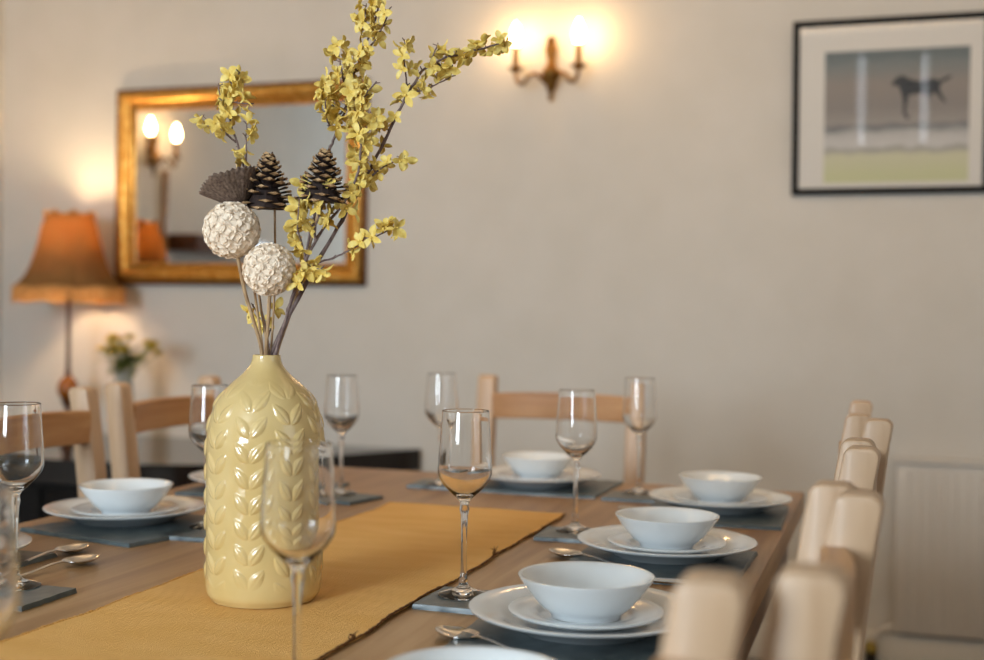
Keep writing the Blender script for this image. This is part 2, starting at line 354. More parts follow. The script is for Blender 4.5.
flutes = [  # flute x,y, coaster x,y,rz
 (-.483, .972, -.475, .955, .05, 'blurred front flute standing before the yellow vase'),
 (-.478, 1.398, -.466, 1.385, -.03, 'sharp flute right of the yellow vase at the runner edge'),
 (-.463, 1.886, -.461, 1.866, .04, 'flute standing before the right half of the far chair back'),
 (-.453, 2.345, -.455, 2.312, -.02, 'flute standing before the right post of the far chair'),
 (-.837, 2.300, -.850, 2.330, .03, 'far flute before the bare wall, left of the far chair'),
 (-.964, 2.112, -.945, 2.085, -.22, 'far flute just right of the yellow vase shoulder'),
 (-1.000, 1.705, -.985, 1.665, .06, 'flute half hidden behind the left side of the yellow vase'),
 (-.993, 1.247, -.970, 1.215, .02, 'flute at the left edge beside two spoons'),
 (-.541, .632, -.535, .62, .0, 'very blurred nearest flute cut by the left edge of the photo')]
for i, (x, y, a, b, r, wh) in enumerate(flutes):
    lay('slate_coaster', coast_me[i % 3], 'small square slate coaster under the '+wh.split(' standing')[0].split(' cut')[0].replace('half hidden ', '') if False else 'small slate coaster under '+wh, 'coaster', 'slate coasters', a, b, SL, r)
    lay('champagne_flute', flute_me, 'clear '+wh, 'champagne flute', 'champagne flutes', x, y, SL+MT+.0002)

# ------------------------------------------------------------------ cutlery
def strip(m, pts):   # pts: (s, halfwidth, z, thick, dip)
    vs = []
    for (s_, w_, z, th) in pts:
        for k in range(8):
            a = 2*PI*k/8; vs.append((s_, w_*math.cos(a), z+th*math.sin(a)))
    n = len(pts); fs = [(i*8+k, i*8+(k+1) % 8, (i+1)*8+(k+1) % 8, (i+1)*8+k) for i in range(n-1) for k in range(8)]
    fs += [tuple(range(7, -1, -1)), tuple(range((n-1)*8, n*8))]
    m.add(vs, fs)
def spoon(label, loc, ang, group, L=.185):
    t = thing('dessert_spoon', label, 'spoon', loc, ang, group)
    # bowl of the spoon: shell, origin at its centre, handle towards +x
    m = MB(); nu, nv = 9, 20; vs = []
    for lay_ in (0, 1):
        for i in range(nu+1):
            rr_ = i/nu
            for k in range(nv):
                a = 2*PI*k/nv; px = .028*rr_*math.cos(a); wy = .0185*rr_*math.sin(a)*(1-.22*math.cos(a)*rr_*-1)
                vs.append((px, wy, .0012+.0070*rr_**2-(.0010 if lay_ else 0)))
    def id_(l, i, k): return l*(nu+1)*nv+i*nv+(k % nv)
    fs = []
    for i in range(nu):
        for k in range(nv):
            fs.append((id_(0, i, k), id_(0, i, k+1), id_(0, i+1, k+1), id_(0, i+1, k)))
            fs.append((id_(1, i, k), id_(1, i+1, k), id_(1, i+1, k+1), id_(1, i, k+1)))
    for k in range(nv): fs.append((id_(0, nu, k), id_(0, nu, k+1), id_(1, nu, k+1), id_(1, nu, k)))
    m.add(vs, fs); m.build('spoon_bowl', steel, t)
    m = MB(); strip(m, [(.026, .0040, .0075, .0012), (.036, .0026, .0098, .0014), (.055, .0024, .0090, .0014), (.09, .0032, .0045, .0012), (.13, .0054, .0024, .0016), (.15, .0066, .0022, .0016), (L-.022, .0056, .0014, .001), (L-.018, .0015, .0014, .0008)])
    m.build('handle', steel, t); return t
def knife(label, loc, ang, group, L=.2):
    t = thing('table_knife', label, 'knife', loc, ang, group)
    m = MB(); strip(m, [(0, .002, .0014, .0006), (.01, .0065, .0014, .0008), (.04, .0088, .0014, .0009), (.09, .0080, .0014, .001), (.098, .0045, .002, .0016)]); m.build('blade', steel, t)
    m = MB(); strip(m, [(.096, .0045, .0026, .0018), (.11, .0056, .004, .0034), (.16, .0072, .004, .0036), (L-.004, .0076, .004, .0036), (L, .004, .004, .0024)]); m.build('handle', steel, t)
    return t
def ang(a, b): return math.atan2(b[1]-a[1], b[0]-a[0])
def put(fn, label, group, a, b, z=SL, rx=0):
    o = fn(label, (a[0], a[1], z), ang(a, b), group); return o
SPG = 'dessert spoons'; KNG = 'table knives'
put(spoon, 'steel spoon beside the second nearest right setting, bowl toward the runner', SPG, (-.426, 1.224), (-.229, 1.118), SL+.0005)
put(spoon, 'steel spoon beside the third right setting, just past the second flute', SPG, (-.432, 1.700), (-.238, 1.592), SL+.0005)
put(spoon, 'steel spoon by the farthest right setting, only its handle end showing', SPG, (-.425, 2.135), (-.205, 2.022), SL+.0005)
put(knife, 'steel knife poking out above the nearest bowl, by the spoon', KNG, (-.428, 1.228), (-.33, 1.07), SL+.0005)
put(knife, 'steel knife between the second and third right settings, only its handle showing', KNG, (-.42, 1.575), (-.24, 1.577), SL+.0005)
put(spoon, 'steel spoon at the left edge, nearer of two beside the left flute', SPG, (-1.018, 1.412), (-1.042, 1.25), SL+.0005)
put(spoon, 'steel spoon at the left edge, farther of two beside the cut-off plate', SPG, (-1.078, 1.475), (-1.092, 1.28), SL+.0005)

# ------------------------------------------------------------------ yellow vase with leaf relief
VX, VY = -.694, 1.309
def interp(P, z):
    for (z0, r0), (z1, r1) in zip(P, P[1:]):
        if z0 <= z <= z1:
            t = (z-z0)/(z1-z0); return r0+(r1-r0)*t
    return P[-1][1]
VP = [(0, .0585), (.003, .0625), (.008, .0655), (.02, .0668), (.06, .0672), (.12, .0677), (.17, .0682), (.190, .0680), (.204, .0662), (.216, .0635), (.226, .0602), (.236, .0560), (.245, .0500), (.252, .0432), (.259, .0352), (.266, .0272), (.272, .0218), (.277, .0183), (.282, .0168), (.286, .0163), (.288, .0158)]
def smoothed(z):
    s = 0; n = 0
    for k in range(-3, 4):
        zz = min(.288, max(0, z+k*.0014)); s += interp(VP, zz); n += 1
    return s/n
def leaf_disp(th, z):
    if z < .018 or z > .262: return 0
    NC = 9; u = (th/(2*PI)*NC) % 1-.5; r = interp(VP, z); a = u*2*PI*r/NC       # arc distance from stem
    a *= min(1.0, .0672/max(r, .02))
    h = 0; sp_ = .0290
    col = int(math.floor((th/(2*PI)*NC))); ph = (col % 2)*sp_*.5
    for k in range(-1, 2):
        zc = (math.floor((z-ph)/sp_)+k)*sp_+ph+sp_*.25
        for sd in (-1, 1):
            # leaf from stem (0,zc) up and out
            dx, dz = sd*.56, .828
            px, pz = a-sd*.0015, z-zc
            t = px*dx+pz*dz; s_ = -px*dz+pz*dx
            L = .0300
            if 0 < t < L:
                wd = .0070*math.sin(PI*(t/L)**.8)
                if wd > 1e-5 and abs(s_) < wd:
                    q = 1-(s_/wd)**2
                    h = max(h, .0023*q**.7*math.sin(PI*min(1, t/L*.92+.08))**.5-.0007*math.exp(-(s_/.0010)**2))
    fade = min(1, (z-.018)/.02, (.262-z)/.03)
    return h*fade
def make_vase():
    m = MB(); NT, NZ = 432, 330; vs = []
    for j in range(NZ+1):
        z = .288*j/NZ; r0 = smoothed(z)
        for i in range(NT):
            th = 2*PI*i/NT; r = r0+leaf_disp(th+.30, z)
            vs.append((r*math.cos(th), r*math.sin(th), z))
    fs = [(j*NT+i, j*NT+(i+1) % NT, (j+1)*NT+(i+1) % NT, (j+1)*NT+i) for j in range(NZ) for i in range(NT)]
    inner = [(.0143, .2883), (.0132, .284), (.0140, .276), (.024, .262), (.045, .240), (.060, .205), (.062, .1), (.06, .01)]
    base = len(vs)
    for (r, z) in inner: vs += [(r*math.cos(2*PI*i/NT), r*math.sin(2*PI*i/NT), z) for i in range(NT)]
    prev = NZ*NT
    for k in range(len(inner)):
        cur = base+k*NT; fs += [(prev+i, prev+(i+1) % NT, cur+(i+1) % NT, cur+i) for i in range(NT)]; prev = cur
    vs.append((0, 0, .01)); c = len(vs)-1; fs += [(prev+i, prev+(i+1) % NT, c) for i in range(NT)]
    fs.append(tuple(range(NT-1, -1, -1)))
    m.add(vs, fs); return m
VZ = T+.0048
vo = make_vase().build('bottle_vase', vase_m, sharp=75); vo.location = (VX, VY, VZ); vo.scale = (1, 1, .983)
tag(vo, 'tall pale yellow ceramic vase with raised leaf pattern on the runner', 'vase')

# ------------------------------------------------------------------ dried arrangement (branches stand in the vase)
MOUTH = Vector((VX, VY, VZ+.283))
FX = Vector((math.cos(.3094+.12*0), math.sin(.3094), 0)); FD = Vector((-FX.y, FX.x, 0))
K = 1/1250*1.459
def P(px, py, d=0.0):
    """point of the arrangement from its spread (left-right, up) and depth"""
    u = (px-263.5)*K; v = (355-py)*K
    tilt = .0141
    q = MOUTH + FX*(u-v*tilt) + Vector((0, 0, v+u*tilt)) + FD*d
    return q
def smooth_pts(pts, n=5):
    pts = [Vector(p) for p in pts]; out = []
    for i in range(len(pts)-1):
        p0, p1, p2, p3 = pts[max(i-1, 0)], pts[i], pts[i+1], pts[min(i+2, len(pts)-1)]
        for k in range(n):
            t = k/n
            out.append(.5*((2*p1)+(-p0+p2)*t+(2*p0-5*p1+4*p2-p3)*t*t+(-p0+3*p1-3*p2+p3)*t**3))
    out.append(pts[-1]); return out
def blossom_mesh(seed):
    rg = random.Random(seed); m = MB()
    for k in range(4):
        a = k*PI/2+rg.uniform(-.25, .25); up = rg.uniform(.1, .8); L = rg.uniform(.0095, .0130); W = rg.uniform(.0031, .0044)
        ca, sa = math.cos(a), math.sin(a); n = 6; top = []; tw = rg.uniform(-.5, .5)
        rows = []
        for j in range(n+1):
            t = j/n; w_ = W*math.sin(PI*min(.97, t*.88+.08))**.8; rr_ = .001+L*t*math.cos(up*(1-t*.5)); z = L*t*math.sin(up)*(1-.35*t)
            row = []
            for s_ in (-1, 0, 1):
                x = rr_; y = s_*w_; zz = z+abs(s_)*.0012*math.sin(PI*t)+s_*tw*.002*t
                row.append((x*ca-y*sa, x*sa+y*ca, zz))
            rows.append(row)
        vs = [p for r in rows for p in r]+[(p[0]*.98, p[1]*.98, p[2]-.00045) for r in rows for p in r]; N = (n+1)*3; fs = []
        for j in range(n):
            for s_ in range(2):
                q = j*3+s_; fs.append((q, q+1, q+4, q+3)); fs.append((q+N, q+3+N, q+4+N, q+1+N))
        fs += [(j*3, j*3+3, j*3+3+N, j*3+N) for j in range(n)]+[(j*3+2, j*3+2+N, j*3+5+N, j*3+5) for j in range(n)]
        fs += [(n*3, n*3+1, n*3+1+N, n*3+N), (n*3+1, n*3+2, n*3+2+N, n*3+1+N)]
        m.add(vs, fs)
    m.lathe([(0, -.005), (.0006, -.0045), (.0014, -.001), (.0012, .002), (0, .0026)], 8)
    return m.mesh('blossom', petal_m, 60)
BL = [blossom_mesh(k) for k in range(6)]
def bract(seed): return None
rg = random.Random(11)
def branch(name_label, main, twigs, blooms, rad0=.0024, seed=1):
    """main, twigs: lists of (px,py,d); blooms: list of (curve index, t0, t1, count)"""
    rg = random.Random(seed)
    base = P(*main[0]); t = thing('forsythia_branch', name_label, 'branch', base, 0, 'yellow blossom branches in the vase')
    curves = [smooth_pts([P(*q) for q in main])]+[smooth_pts([P(*q) for q in tw]) for tw in twigs]
    m = MB()
    for ci, c in enumerate(curves):
        n = len(c); r0, r1 = (rad0, .0009) if ci == 0 else (.0013, .0006)
        pts = [p-base for p in c]; rad = [(r0+(r1-r0)*i/(n-1))*(1+.22*(i % 4 == 0)) for i in range(n)]
        pts = [pts[0]]+[p+Vector((rg.uniform(-1, 1), rg.uniform(-1, 1), rg.uniform(-1, 1)))*.0006 for p in pts[1:]]
        m.tube(pts, rad, 7)
        if ci or True:      # short side spurs
            for i in range(4, n-1, 5):
                if ci == 0 and i < n*.45: continue
                dr = Vector((rg.uniform(-1, 1), rg.uniform(-1, 1), rg.uniform(0, 1))).normalized()
                m.tube([pts[i], pts[i]+dr*.006], [.0009, .0006], 5)
    m.build('stem', stem_m, t)
    cnt = 0
    for (ci, t0, t1, k) in blooms:
        c = curves[ci]; n = len(c)
        k = max(3, int(k*.85))
        for q in range(k):
            if cnt >= 95: break
            cnt += 1
            f = (t0+(t1-t0)*(q+rg.random()*.8)/k)*(n-1); i = min(int(f), n-2); p = c[i].lerp(c[i+1], f-i)
            tn = (c[i+1]-c[i]).normalized(); rv = Vector((rg.gauss(0, 1), rg.gauss(0, 1), rg.gauss(0, 1))); rv = (rv-tn*rv.dot(tn)*.6).normalized()
            o = bpy.data.objects.new('blossom', rg.choice(BL)); COL.objects.link(o); o.parent = t
            o.location = p+rv*rg.uniform(.004, .0085)-base
            o.rotation_mode = 'QUATERNION'; o.rotation_quaternion = rv.to_track_quat('Z', 'Y')@Matrix.Rotation(rg.uniform(0, 6.3), 4, 'Z').to_quaternion()
            s = rg.uniform(.85, 1.25); o.scale = (s, s, s)
    return t
br = [
 ('longest blossom branch, leaning right toward the brass wall light',
  [(262, 372, 0), (270, 350, .0), (290, 307, .004), (312, 264, .01), (337, 220, .014), (357, 183, .018), (373, 153, .02), (388, 122, .02), (401, 96, .02), (412, 78, .02), (421, 66, .02), (441, 55, .02), (460, 51, .02), (487, 43, .02), (500, 40, .02)],
  [[(404, 92, .02), (420, 86, .025), (432, 80, .03), (450, 71, .03)],
   [(400, 98, .02), (403, 80, .01), (401, 58, 0), (402, 40, 0)],
   [(424, 63, .02), (428, 56, .02), (434, 40, .02)],
   [(314, 262, .01), (333, 257, 0), (350, 249, -.01), (383, 233, -.02), (393, 228, -.02)],
   [(356, 185, .018), (376, 169, .01), (402, 156, 0)],
   [(430, 58, .02), (440, 62, .03), (450, 62, .03)]],
  [(0, .84, 1.0, 17), (0, .60, .84, 12), (0, .42, .60, 6), (1, .2, 1, 6), (2, .4, 1, 8), (3, .5, 1, 3), (4, .45, 1, 14), (5, .3, 1, 8), (6, .5, 1, 4), (0, .3, .42, 5)], .0027, 3),
 ('tallest blossom branch, rising out of the top of the photo',
  [(264, 372, .01), (268, 350, .01), (284, 312, .02), (296, 272, .025), (305, 225, .03), (314, 180, .03), (322, 150, .03), (328, 135, .03), (333, 121, .03), (341, 101, .03), (345, 79, .03), (350, 65, .03), (355, 53, .03), (365, 27, .03), (373, 4, .03), (378, -16, .03)],
  [[(354, 56, .03), (362, 47, .02), (371, 37, .02), (380, 20, .02), (386, 4, .02)],
   [(341, 90, .03), (338, 74, .02), (334, 55, .02), (332, 40, .02)],
   [(331, 126, .03), (324, 122, .02), (321, 108, .01), (324, 88, .01), (318, 80, .01)],
   [(340, 103, .03), (333, 112, .02), (327, 100, .02)],
   [(364, 30, .03), (360, 16, .02), (362, 0, .02)],
   [(305, 225, .03), (297, 212, .02), (296, 196, .01), (300, 182, .01)]],
  [(0, .93, 1.0, 7), (0, .62, .80, 10), (1, .1, 1, 12), (2, .2, 1, 14), (3, .1, 1, 20), (4, .3, 1, 6), (5, .1, 1, 12), (6, 0, 1, 9)], .0022, 5),
 ('blossom branch crowded with flowers right of the right pine cone',
  [(268, 372, -.005), (274, 350, -.005), (284, 320, -.01), (292, 292, -.01), (304, 260, -.01), (318, 232, 0), (334, 212, 0), (346, 195, 0), (355, 172, 0), (358, 150, 0), (356, 130, 0), (357, 109, 0), (363, 94, 0), (374, 82, 0)],
  [[(304, 260, -.01), (300, 245, -.01), (297, 225, -.02), (300, 200, -.02)],
   [(312, 242, 0), (314, 225, -.01), (324, 202, -.01), (332, 190, -.01)],
   [(357, 112, 0), (350, 98, 0), (346, 88, 0)],
   [(302, 264, -.01), (312, 268, -.02), (322, 270, -.03)],
   [(357, 140, 0), (366, 128, 0), (372, 112, 0)],
   [(292, 292, -.01), (300, 285, -.02), (306, 272, -.02)]],
  [(0, .55, .96, 36), (1, .2, 1, 12), (2, .3, 1, 8), (3, .3, 1, 8), (4, .2, 1, 9), (5, .2, 1, 8), (6, .2, 1, 7), (0, .38, .55, 7)], .0022, 7),
 ('short blossom branch at the left above the brown fan pod',
  [(260, 372, .02), (262, 350, .02), (252, 300, .03), (244, 240, .03), (239, 195, .03), (236, 166, .03), (229, 139, .03), (222, 117, .03), (221, 101, .03), (222, 84, .03), (224, 70, .03)],
  [[(228, 139, .03), (218, 130, .02), (210, 123, .02), (194, 113, .02)],
   [(238, 172, .03), (240, 150, .02), (240, 131, .02), (241, 121, .02)],
   [(220, 103, .03), (213, 95, .03), (210, 79, .03)],
   [(222, 98, .03), (232, 100, .02), (245, 102, .02)],
   [(221, 88, .03), (227, 74, .03), (232, 68, .03)]],
  [(0, .72, 1.0, 15), (1, .3, 1, 9), (2, .2, 1, 9), (3, .2, 1, 7), (4, .2, 1, 6), (5, .3, 1, 6)], .0018, 9),
 ('thin low blossom sprig below the two white flower balls',
  [(262, 372, .035), (262, 350, .035), (256, 335, .04), (250, 318, .04), (243, 304, .04)],
  [[(258, 340, .035), (264, 325, .035), (266, 308, .03)]],
  [(0, .6, 1, 5), (1, .4, 1, 3)], .0012, 12),
]
for q in br: branch(*q)

def stick_path(pts): return smooth_pts([P(*q) for q in pts], 5)
def pine_cone(label, cpx, cpy, d, h, w_, path, seed, lean=0.0):
    rg = random.Random(seed); c = P(cpx, cpy, d)       # centre of the cone
    t = thing('pine_cone_pick', label, 'pine cone', P(*path[0]), 0, 'pine cones on sticks in the vase'); base = P(*path[0])
    m = MB(); pts = [p-base for p in stick_path(path)]; m.tube(pts, .0014, 7)
    s_ = m.build('stick', straw_m, t)
    m = MB(); bot = -h/2
    m.cur = 0
    m.lathe([(0, bot), (w_*.40, bot+h*.01), (w_*.36, bot+h*.09), (w_*.16, bot+h*.45), (w_*.05, bot+h*.85), (0, bot+h*.95)], 16)
    NS = 72
    for i in range(NS):
        f = (i/(NS-1)); zz = bot+h*(.03+.89*f**1.12); rad_ = w_/2*(1.0 if f > .05 else .9)*(1-.84*f**1.5)*rg.uniform(.86, 1.08)+.002
        a = i*2.39996; upa = -.14+1.15*f+rg.uniform(-.13, .13)
        L = rad_*1.0; W = max(.0022, w_*.155*(1-.5*f))
        ca, sa = math.cos(a), math.sin(a); Rr = [(.10, .35, 0), (.55, .7, 0), (.86, 1.0, 1), (1.0, .45, 1)]
        vs = []
        for (t_, ws, tip) in Rr:
            rr_ = L*t_*math.cos(upa*.8); z = zz+L*t_*math.sin(upa)*.75+(.0012 if tip else 0)
            th = (.0007 if not tip else .0017)
            for (yy, dz) in ((-W*ws, 0), (0, th), (W*ws, 0), (0, -th)):
                vs.append((rr_*ca-yy*sa, rr_*sa+yy*ca, z+dz))
        m.cur = 0
        m.add(vs, [(j*4+q, j*4+(q+1) % 4, (j+1)*4+(q+1) % 4, (j+1)*4+q) for j in range(2) for q in range(4)])
        m.cur = 1
        m.add(vs, [(2*4+q, 2*4+(q+1) % 4, 3*4+(q+1) % 4, 3*4+q) for q in range(4)]+[(12, 13, 14, 15)])
    co = m.build('cone', [cone_dark, cone_tip], t, smooth=False)
    co.location = c-base; co.rotation_euler = (0, lean, 0); return t
pine_cone('brown pine cone on a stick above the lower white ball, left of the pair', 263, 180, .012, .066, .063, [(262, 372, .012), (266, 350, .012), (270, 280, .012), (270, 206, .012)], 3, .03)
pine_cone('brown pine cone on a stick among the blossoms, right of the pair', 320.5, 176, .0, .062, .063, [(272, 372, .008), (274, 350, .008), (286, 315, .008), (300, 270, .004), (312, 225, 0), (318, 200, 0)], 8, .06)

def flower_ball(label, cpx, cpy, d, r, path, seed):
    rg = random.Random(seed); c = P(cpx, cpy, d); base = P(*path[0])
    t = thing('paper_flower_ball', label, 'flower ball', base, 0, 'white flower balls in the vase')
    m = MB(); m.tube([p-base for p in stick_path(path)], [.0022]*len(stick_path(path)), 8); m.build('stick', straw_m, t)
    m = MB(); m.lathe([(0, -r*.965)]+[(r*.965*math.cos(-PI/2+PI*k/16), r*.965*math.sin(-PI/2+PI*k/16)) for k in range(1, 16)]+[(0, r*.965)], 32)
    NR = 80                                    # rosettes
    for i in range(NR):
        zc = 1-2*(i+.5)/NR; ph = i*2.39996; n = Vector((math.sqrt(1-zc*zc)*math.cos(ph), math.sqrt(1-zc*zc)*math.sin(ph), zc))
        q = n.to_track_quat('Z', 'Y'); turn = rg.uniform(0, 6)
        for ring in range(3):
            rr0 = (.0070, .0046, .0022)[ring]*(r/.032)*rg.uniform(.9, 1.15); np_ = (5, 4, 3)[ring]
            for k in range(np_):
                a0 = turn+2*PI*k/np_+ring*.6; seg = 7; arc = 2*PI/np_*1.25; hh = .0019*rg.uniform(.6, 1.3)
                vs = []
                for j in range(seg+1):
                    a = a0+arc*(j/seg-.5); e = math.sin(PI*j/seg)
                    wob = rg.uniform(-.0005, .0005)
                    for (dr, dz) in ((0, -.003), (.0006, hh*.5*e), (.0022*e+wob, hh*e), (.0016*e+wob, hh*e-.0003), (-.0003, hh*.5*e), (-.0006, -.003)):
                        vs.append((q@Vector(((rr0+dr)*math.cos(a), (rr0+dr)*math.sin(a), dz)))+n*r*.93)
                fs = [(j*6+s2, j*6+s2+1, (j+1)*6+s2+1, (j+1)*6+s2) for j in range(seg) for s2 in range(5)]
                m.add(vs, fs)
    o = m.build('flower_head', white_petal, t, sharp=70); o.location = c-base; return t
flower_ball('cream paper flower ball under the brown fan pod, upper left of the two', 231, 231, -.012, .0325, [(257, 372, -.004), (259, 350, -.004), (250, 315, -.008), (243, 290, -.01), (237, 258, -.012)], 2)
flower_ball('cream paper flower ball nearest the vase neck, lower right of the two', 269, 270, -.018, .0300, [(264, 372, -.008), (264, 350, -.008), (267, 320, -.012), (269, 296, -.016)], 5)

def fan_pod():
    path = [(258, 372, .008), (258, 350, .008), (250, 290, .008), (243, 230, .004), (238, 204, .002)]
    base = P(*path[0]); t = thing('dried_fan_pod', 'dried brown fan-shaped pod tilted over the upper white ball', 'dried pod', base)
    MB().tube([p-base for p in stick_path(path)], .0016, 7).build('stick', straw_m, t)
    m = MB(); N, Rn = 264, 10; vs = []
    for lay_ in (0, 1):
        for j in range(Rn+1):
            tt = j/Rn
            for i in range(N):
                a = 2*PI*i/N; fl = math.sin(a*33)*.010*tt+math.sin(a*5+1)*.06*tt
                rr_ = .004+(.0415*(1+fl))*tt**.85*(1+.015*math.sin(a*33+.6)*tt); z = .036*tt**1.25*(1-.18*tt)+(.0008*math.sin(a*33)+.0008*math.sin(a*9))*tt-(.0012 if lay_ else 0)
                vs.append((rr_*math.cos(a), rr_*math.sin(a)*.75, z))
    def id_(l, j, i): return l*(Rn+1)*N+j*N+i % N
    fs = []
    for j in range(Rn):
        for i in range(N):
            fs.append((id_(0, j, i), id_(0, j, i+1), id_(0, j+1, i+1), id_(0, j+1, i))); fs.append((id_(1, j, i), id_(1, j+1, i), id_(1, j+1, i+1), id_(1, j, i+1)))
    fs += [(id_(0, Rn, i), id_(0, Rn, i+1), id_(1, Rn, i+1), id_(1, Rn, i)) for i in range(N)]
    fs += [(id_(0, 0, i), id_(1, 0, i), id_(1, 0, i+1), id_(0, 0, i+1)) for i in range(N)]
    m.add(vs, fs); o = m.build('pod_cup', pod_m, t, sharp=60)
    o.location = P(238, 204, .002)-base
    ax = (FX*-.40+Vector((0, 0, 1))*.80+FD*.15).normalized(); o.rotation_mode = 'QUATERNION'; o.rotation_quaternion = ax.to_track_quat('Z', 'Y')
fan_pod()
for i, (a, b, lab) in enumerate((((262, 372, .0), (266, 205, .03), 'plain straw stick in the vase between the balls and the cones'),)):
    p0 = P(*a); o = MB().tube([(0, 0, 0), (P(263, 350, .01)-p0)[:], (P(250, 280, .02)-p0)[:], (P(244, 215, .02)-p0)[:]], .0012, 7).build('straw_stick', straw_m); o.location = p0
    tag(o, lab, 'stick')

# ------------------------------------------------------------------ chairs
def chair_proto():
    t = thing('dining_chair', 'chair', 'chair')
    # rear posts: side profile in (y,z); +y is the front
    def post(x):
        m = MB(); cl = []
        for k in range(25):
            z = .945*k/24
            yc = .044+.012*(z/.45) if z < .45 else .056-.056*((z-.45)/.495)**1.1
            cl.append((yc, z))
        dp = [.020+.0035*min(1, abs(z-.45)/.45*-1+1) for _, z in cl]
        prof = [(y+d_, z) for (y, z), d_ in zip(cl, dp)]; back = [(y-d_, z) for (y, z), d_ in zip(cl, dp)]
        # round the top
        yt, d_ = cl[-1][0], dp[-1]; prof = prof[:-1]; back = back[:-1]; r = .011; cap = []
        for k in range(6): a = k/5*PI/2; cap.append((yt+d_-r+r*math.cos(a), .945-r+r*math.sin(a)))
        for k in range(6): a = PI/2+k/5*PI/2; cap.append((yt-d_+r+r*math.cos(a), .945-r+r*math.sin(a)))
        poly = prof+cap+back[::-1]
        M_ = Matrix(((0, 0, 1, 0), (1, 0, 0, 0), (0, 1, 0, 0), (0, 0, 0, 1)))
        bm = bmesh.new(); q = MB().prism(poly, x-.02, x+.02, M_)
        vs = [bm.verts.new(v) for v in q.v]
        for f in q.f: bm.faces.new([vs[i] for i in f])
        bmesh.ops.recalc_face_normals(bm, faces=bm.faces)
        es = [e for e in bm.edges if len(e.link_faces) == 2 and e.calc_face_angle() > 1.2]
        bmesh.ops.bevel(bm, geom=es, offset=.004, segments=2, profile=.5, affect='EDGES')
        bm.verts.index_update(); m.add([v.co[:] for v in bm.verts], [[v.index for v in f.verts] for f in bm.faces]); bm.free()
        return m
    for s in (-1, 1): post(s*.171).build('back_post', oak_z, t, sharp=30)
    def rail(z0, z1, y0, bulge, arch, th=.022, name='back_rail'):
        m = MB(); n = 16; vs = []
        for i in range(n+1):
            s = i/n*2-1; x = s*.153; y = y0-bulge*(1-s*s); a = arch*(1-s*s)
            for (dy, z) in ((-th/2, z0+a*.5), (-th/2+.002, z0+a*.5-.002), (th/2-.002, z0+a*.5-.002), (th/2, z0+a*.5), (th/2, z1+a-.003), (th/2-.003, z1+a), (-th/2+.003, z1+a), (-th/2, z1+a-.003)):
                vs.append((x, y+dy, z))
        fs = [(i*8+k, i*8+(k+1) % 8, (i+1)*8+(k+1) % 8, (i+1)*8+k) for i in range(n) for k in range(8)]+[tuple(range(7, -1, -1)), tuple(range(n*8, n*8+8))]
        m.add(vs, fs); m.build(name, oak_x, t, sharp=40)
    rail(.843, .902, .018, .016, .004); rail(.560, .610, .052, .012, .0)
    m = MB(); m.bbox(-.172, .172, .078, .45, .435, .46, .006); m.build('seat', oak_x, t)
    m = MB(); m.bbox(-.155, .155, .07, .088, .37, .43, .002); m.bbox(-.14, .14, .405, .423, .37, .434, .002)
    m.bbox(-.155, -.138, .08, .41, .37, .434, .002); m.bbox(.138, .155, .08, .41, .37, .434, .002); m.build('seat_apron', oak_x, t)
    for s in (-1, 1): MB().bbox(s*.148-.018, s*.148+.018, .40, .436, 0, .434, .004).build('front_leg', oak_z, t)
    for s in (-1, 1): MB().bbox(s*.155-.009, s*.155+.009, .06, .405, .16, .185, .002).build('stretcher', oak_x, t)
    return t
# post-top midpoint (x,y) of the chair back, facing angle (local +y direction), label
ch = chair_proto()
chairs = [
 ((-.092, .520), PI/2-.0, 'pale oak chair at lower right, nearest, its post tallest at the bottom'),
 ((-.032, .905), PI/2-.05, 'pale oak chair second from the front in the right row'),
 ((-.038, 1.305), PI/2-.05, 'pale oak chair third from the front in the right row'),
 ((-.026, 1.745), PI/2-.06, 'pale oak chair fourth from the front in the right row'),
 ((-.048, 2.175), PI/2+.01, 'pale oak chair farthest back in the right row'),
 ((-.758, 2.93), PI+.03, 'pale oak chair at the far end of the table before the wall'),
 ((-1.435, 1.83), -PI/2+.05, 'oak chair on the left side cut by the left edge of the photo'),
 ((-1.470, 2.325), -PI/2-.02, 'oak chair on the left side farther back, its curved rail left of the vase')]
for i, ((x, y), a, lab) in enumerate(chairs):
    o = ch if i == 0 else copy_tree(ch)
    o.location = (x, y, 0); o.rotation_euler = (0, 0, a); tag(o, lab, 'chair', 'oak dining chairs around the table')
    if i == 5: o.scale = (1.08, 1, 1)

# ------------------------------------------------------------------ black sideboard, lamp, small flower vase
SZ = .624
poly = [(XL+.02, YB-.02), (XL+.02, 3.30), (-2.16, 3.30), (-2.00, 3.37), (-1.56, 4.08)]
sb = thing('sideboard', 'black sideboard with angled end, carrying the lit lamp against the wall', 'sideboard', (-2.6, 3.7, 0))
off = lambda k: [((p[0]+2.5)*k-2.5+2.6, (p[1]-3.72)*k+3.72-3.7) for p in poly]
MB().prism(off(1.0), SZ-.075, SZ).build('sideboard_top', black_m, sb)
matte_m = mat('black_matte_board', srgb(12, 10, 9), 0.7, 0, Specular_IOR_Level=.2); ramp_noise(matte_m, [srgb(10, 8, 7), srgb(15, 12, 11)], (1, 8, 8), 4)
MB().prism(off(.96), .06, SZ-.075).build('cabinet_body', matte_m, sb)
MB().prism(off(.92), 0, .06).build('plinth', matte_m, sb)
for k in range(3):
    x0 = -.68+k*.38
    dr_ = MB().bbox(x0, x0+.36, -.399, -.3825, .09, SZ-.09, .003).build('cabinet_door', matte_m, sb)
    MB().lathe([(0, 0), (.010, 0), (.012, .004), (.008, .012), (0, .014)], 16, M=Matrix.Translation((x0+.32, -.399, .36))@Matrix.Rotation(PI/2, 4, 'X')).build('knob', brass, dr_)

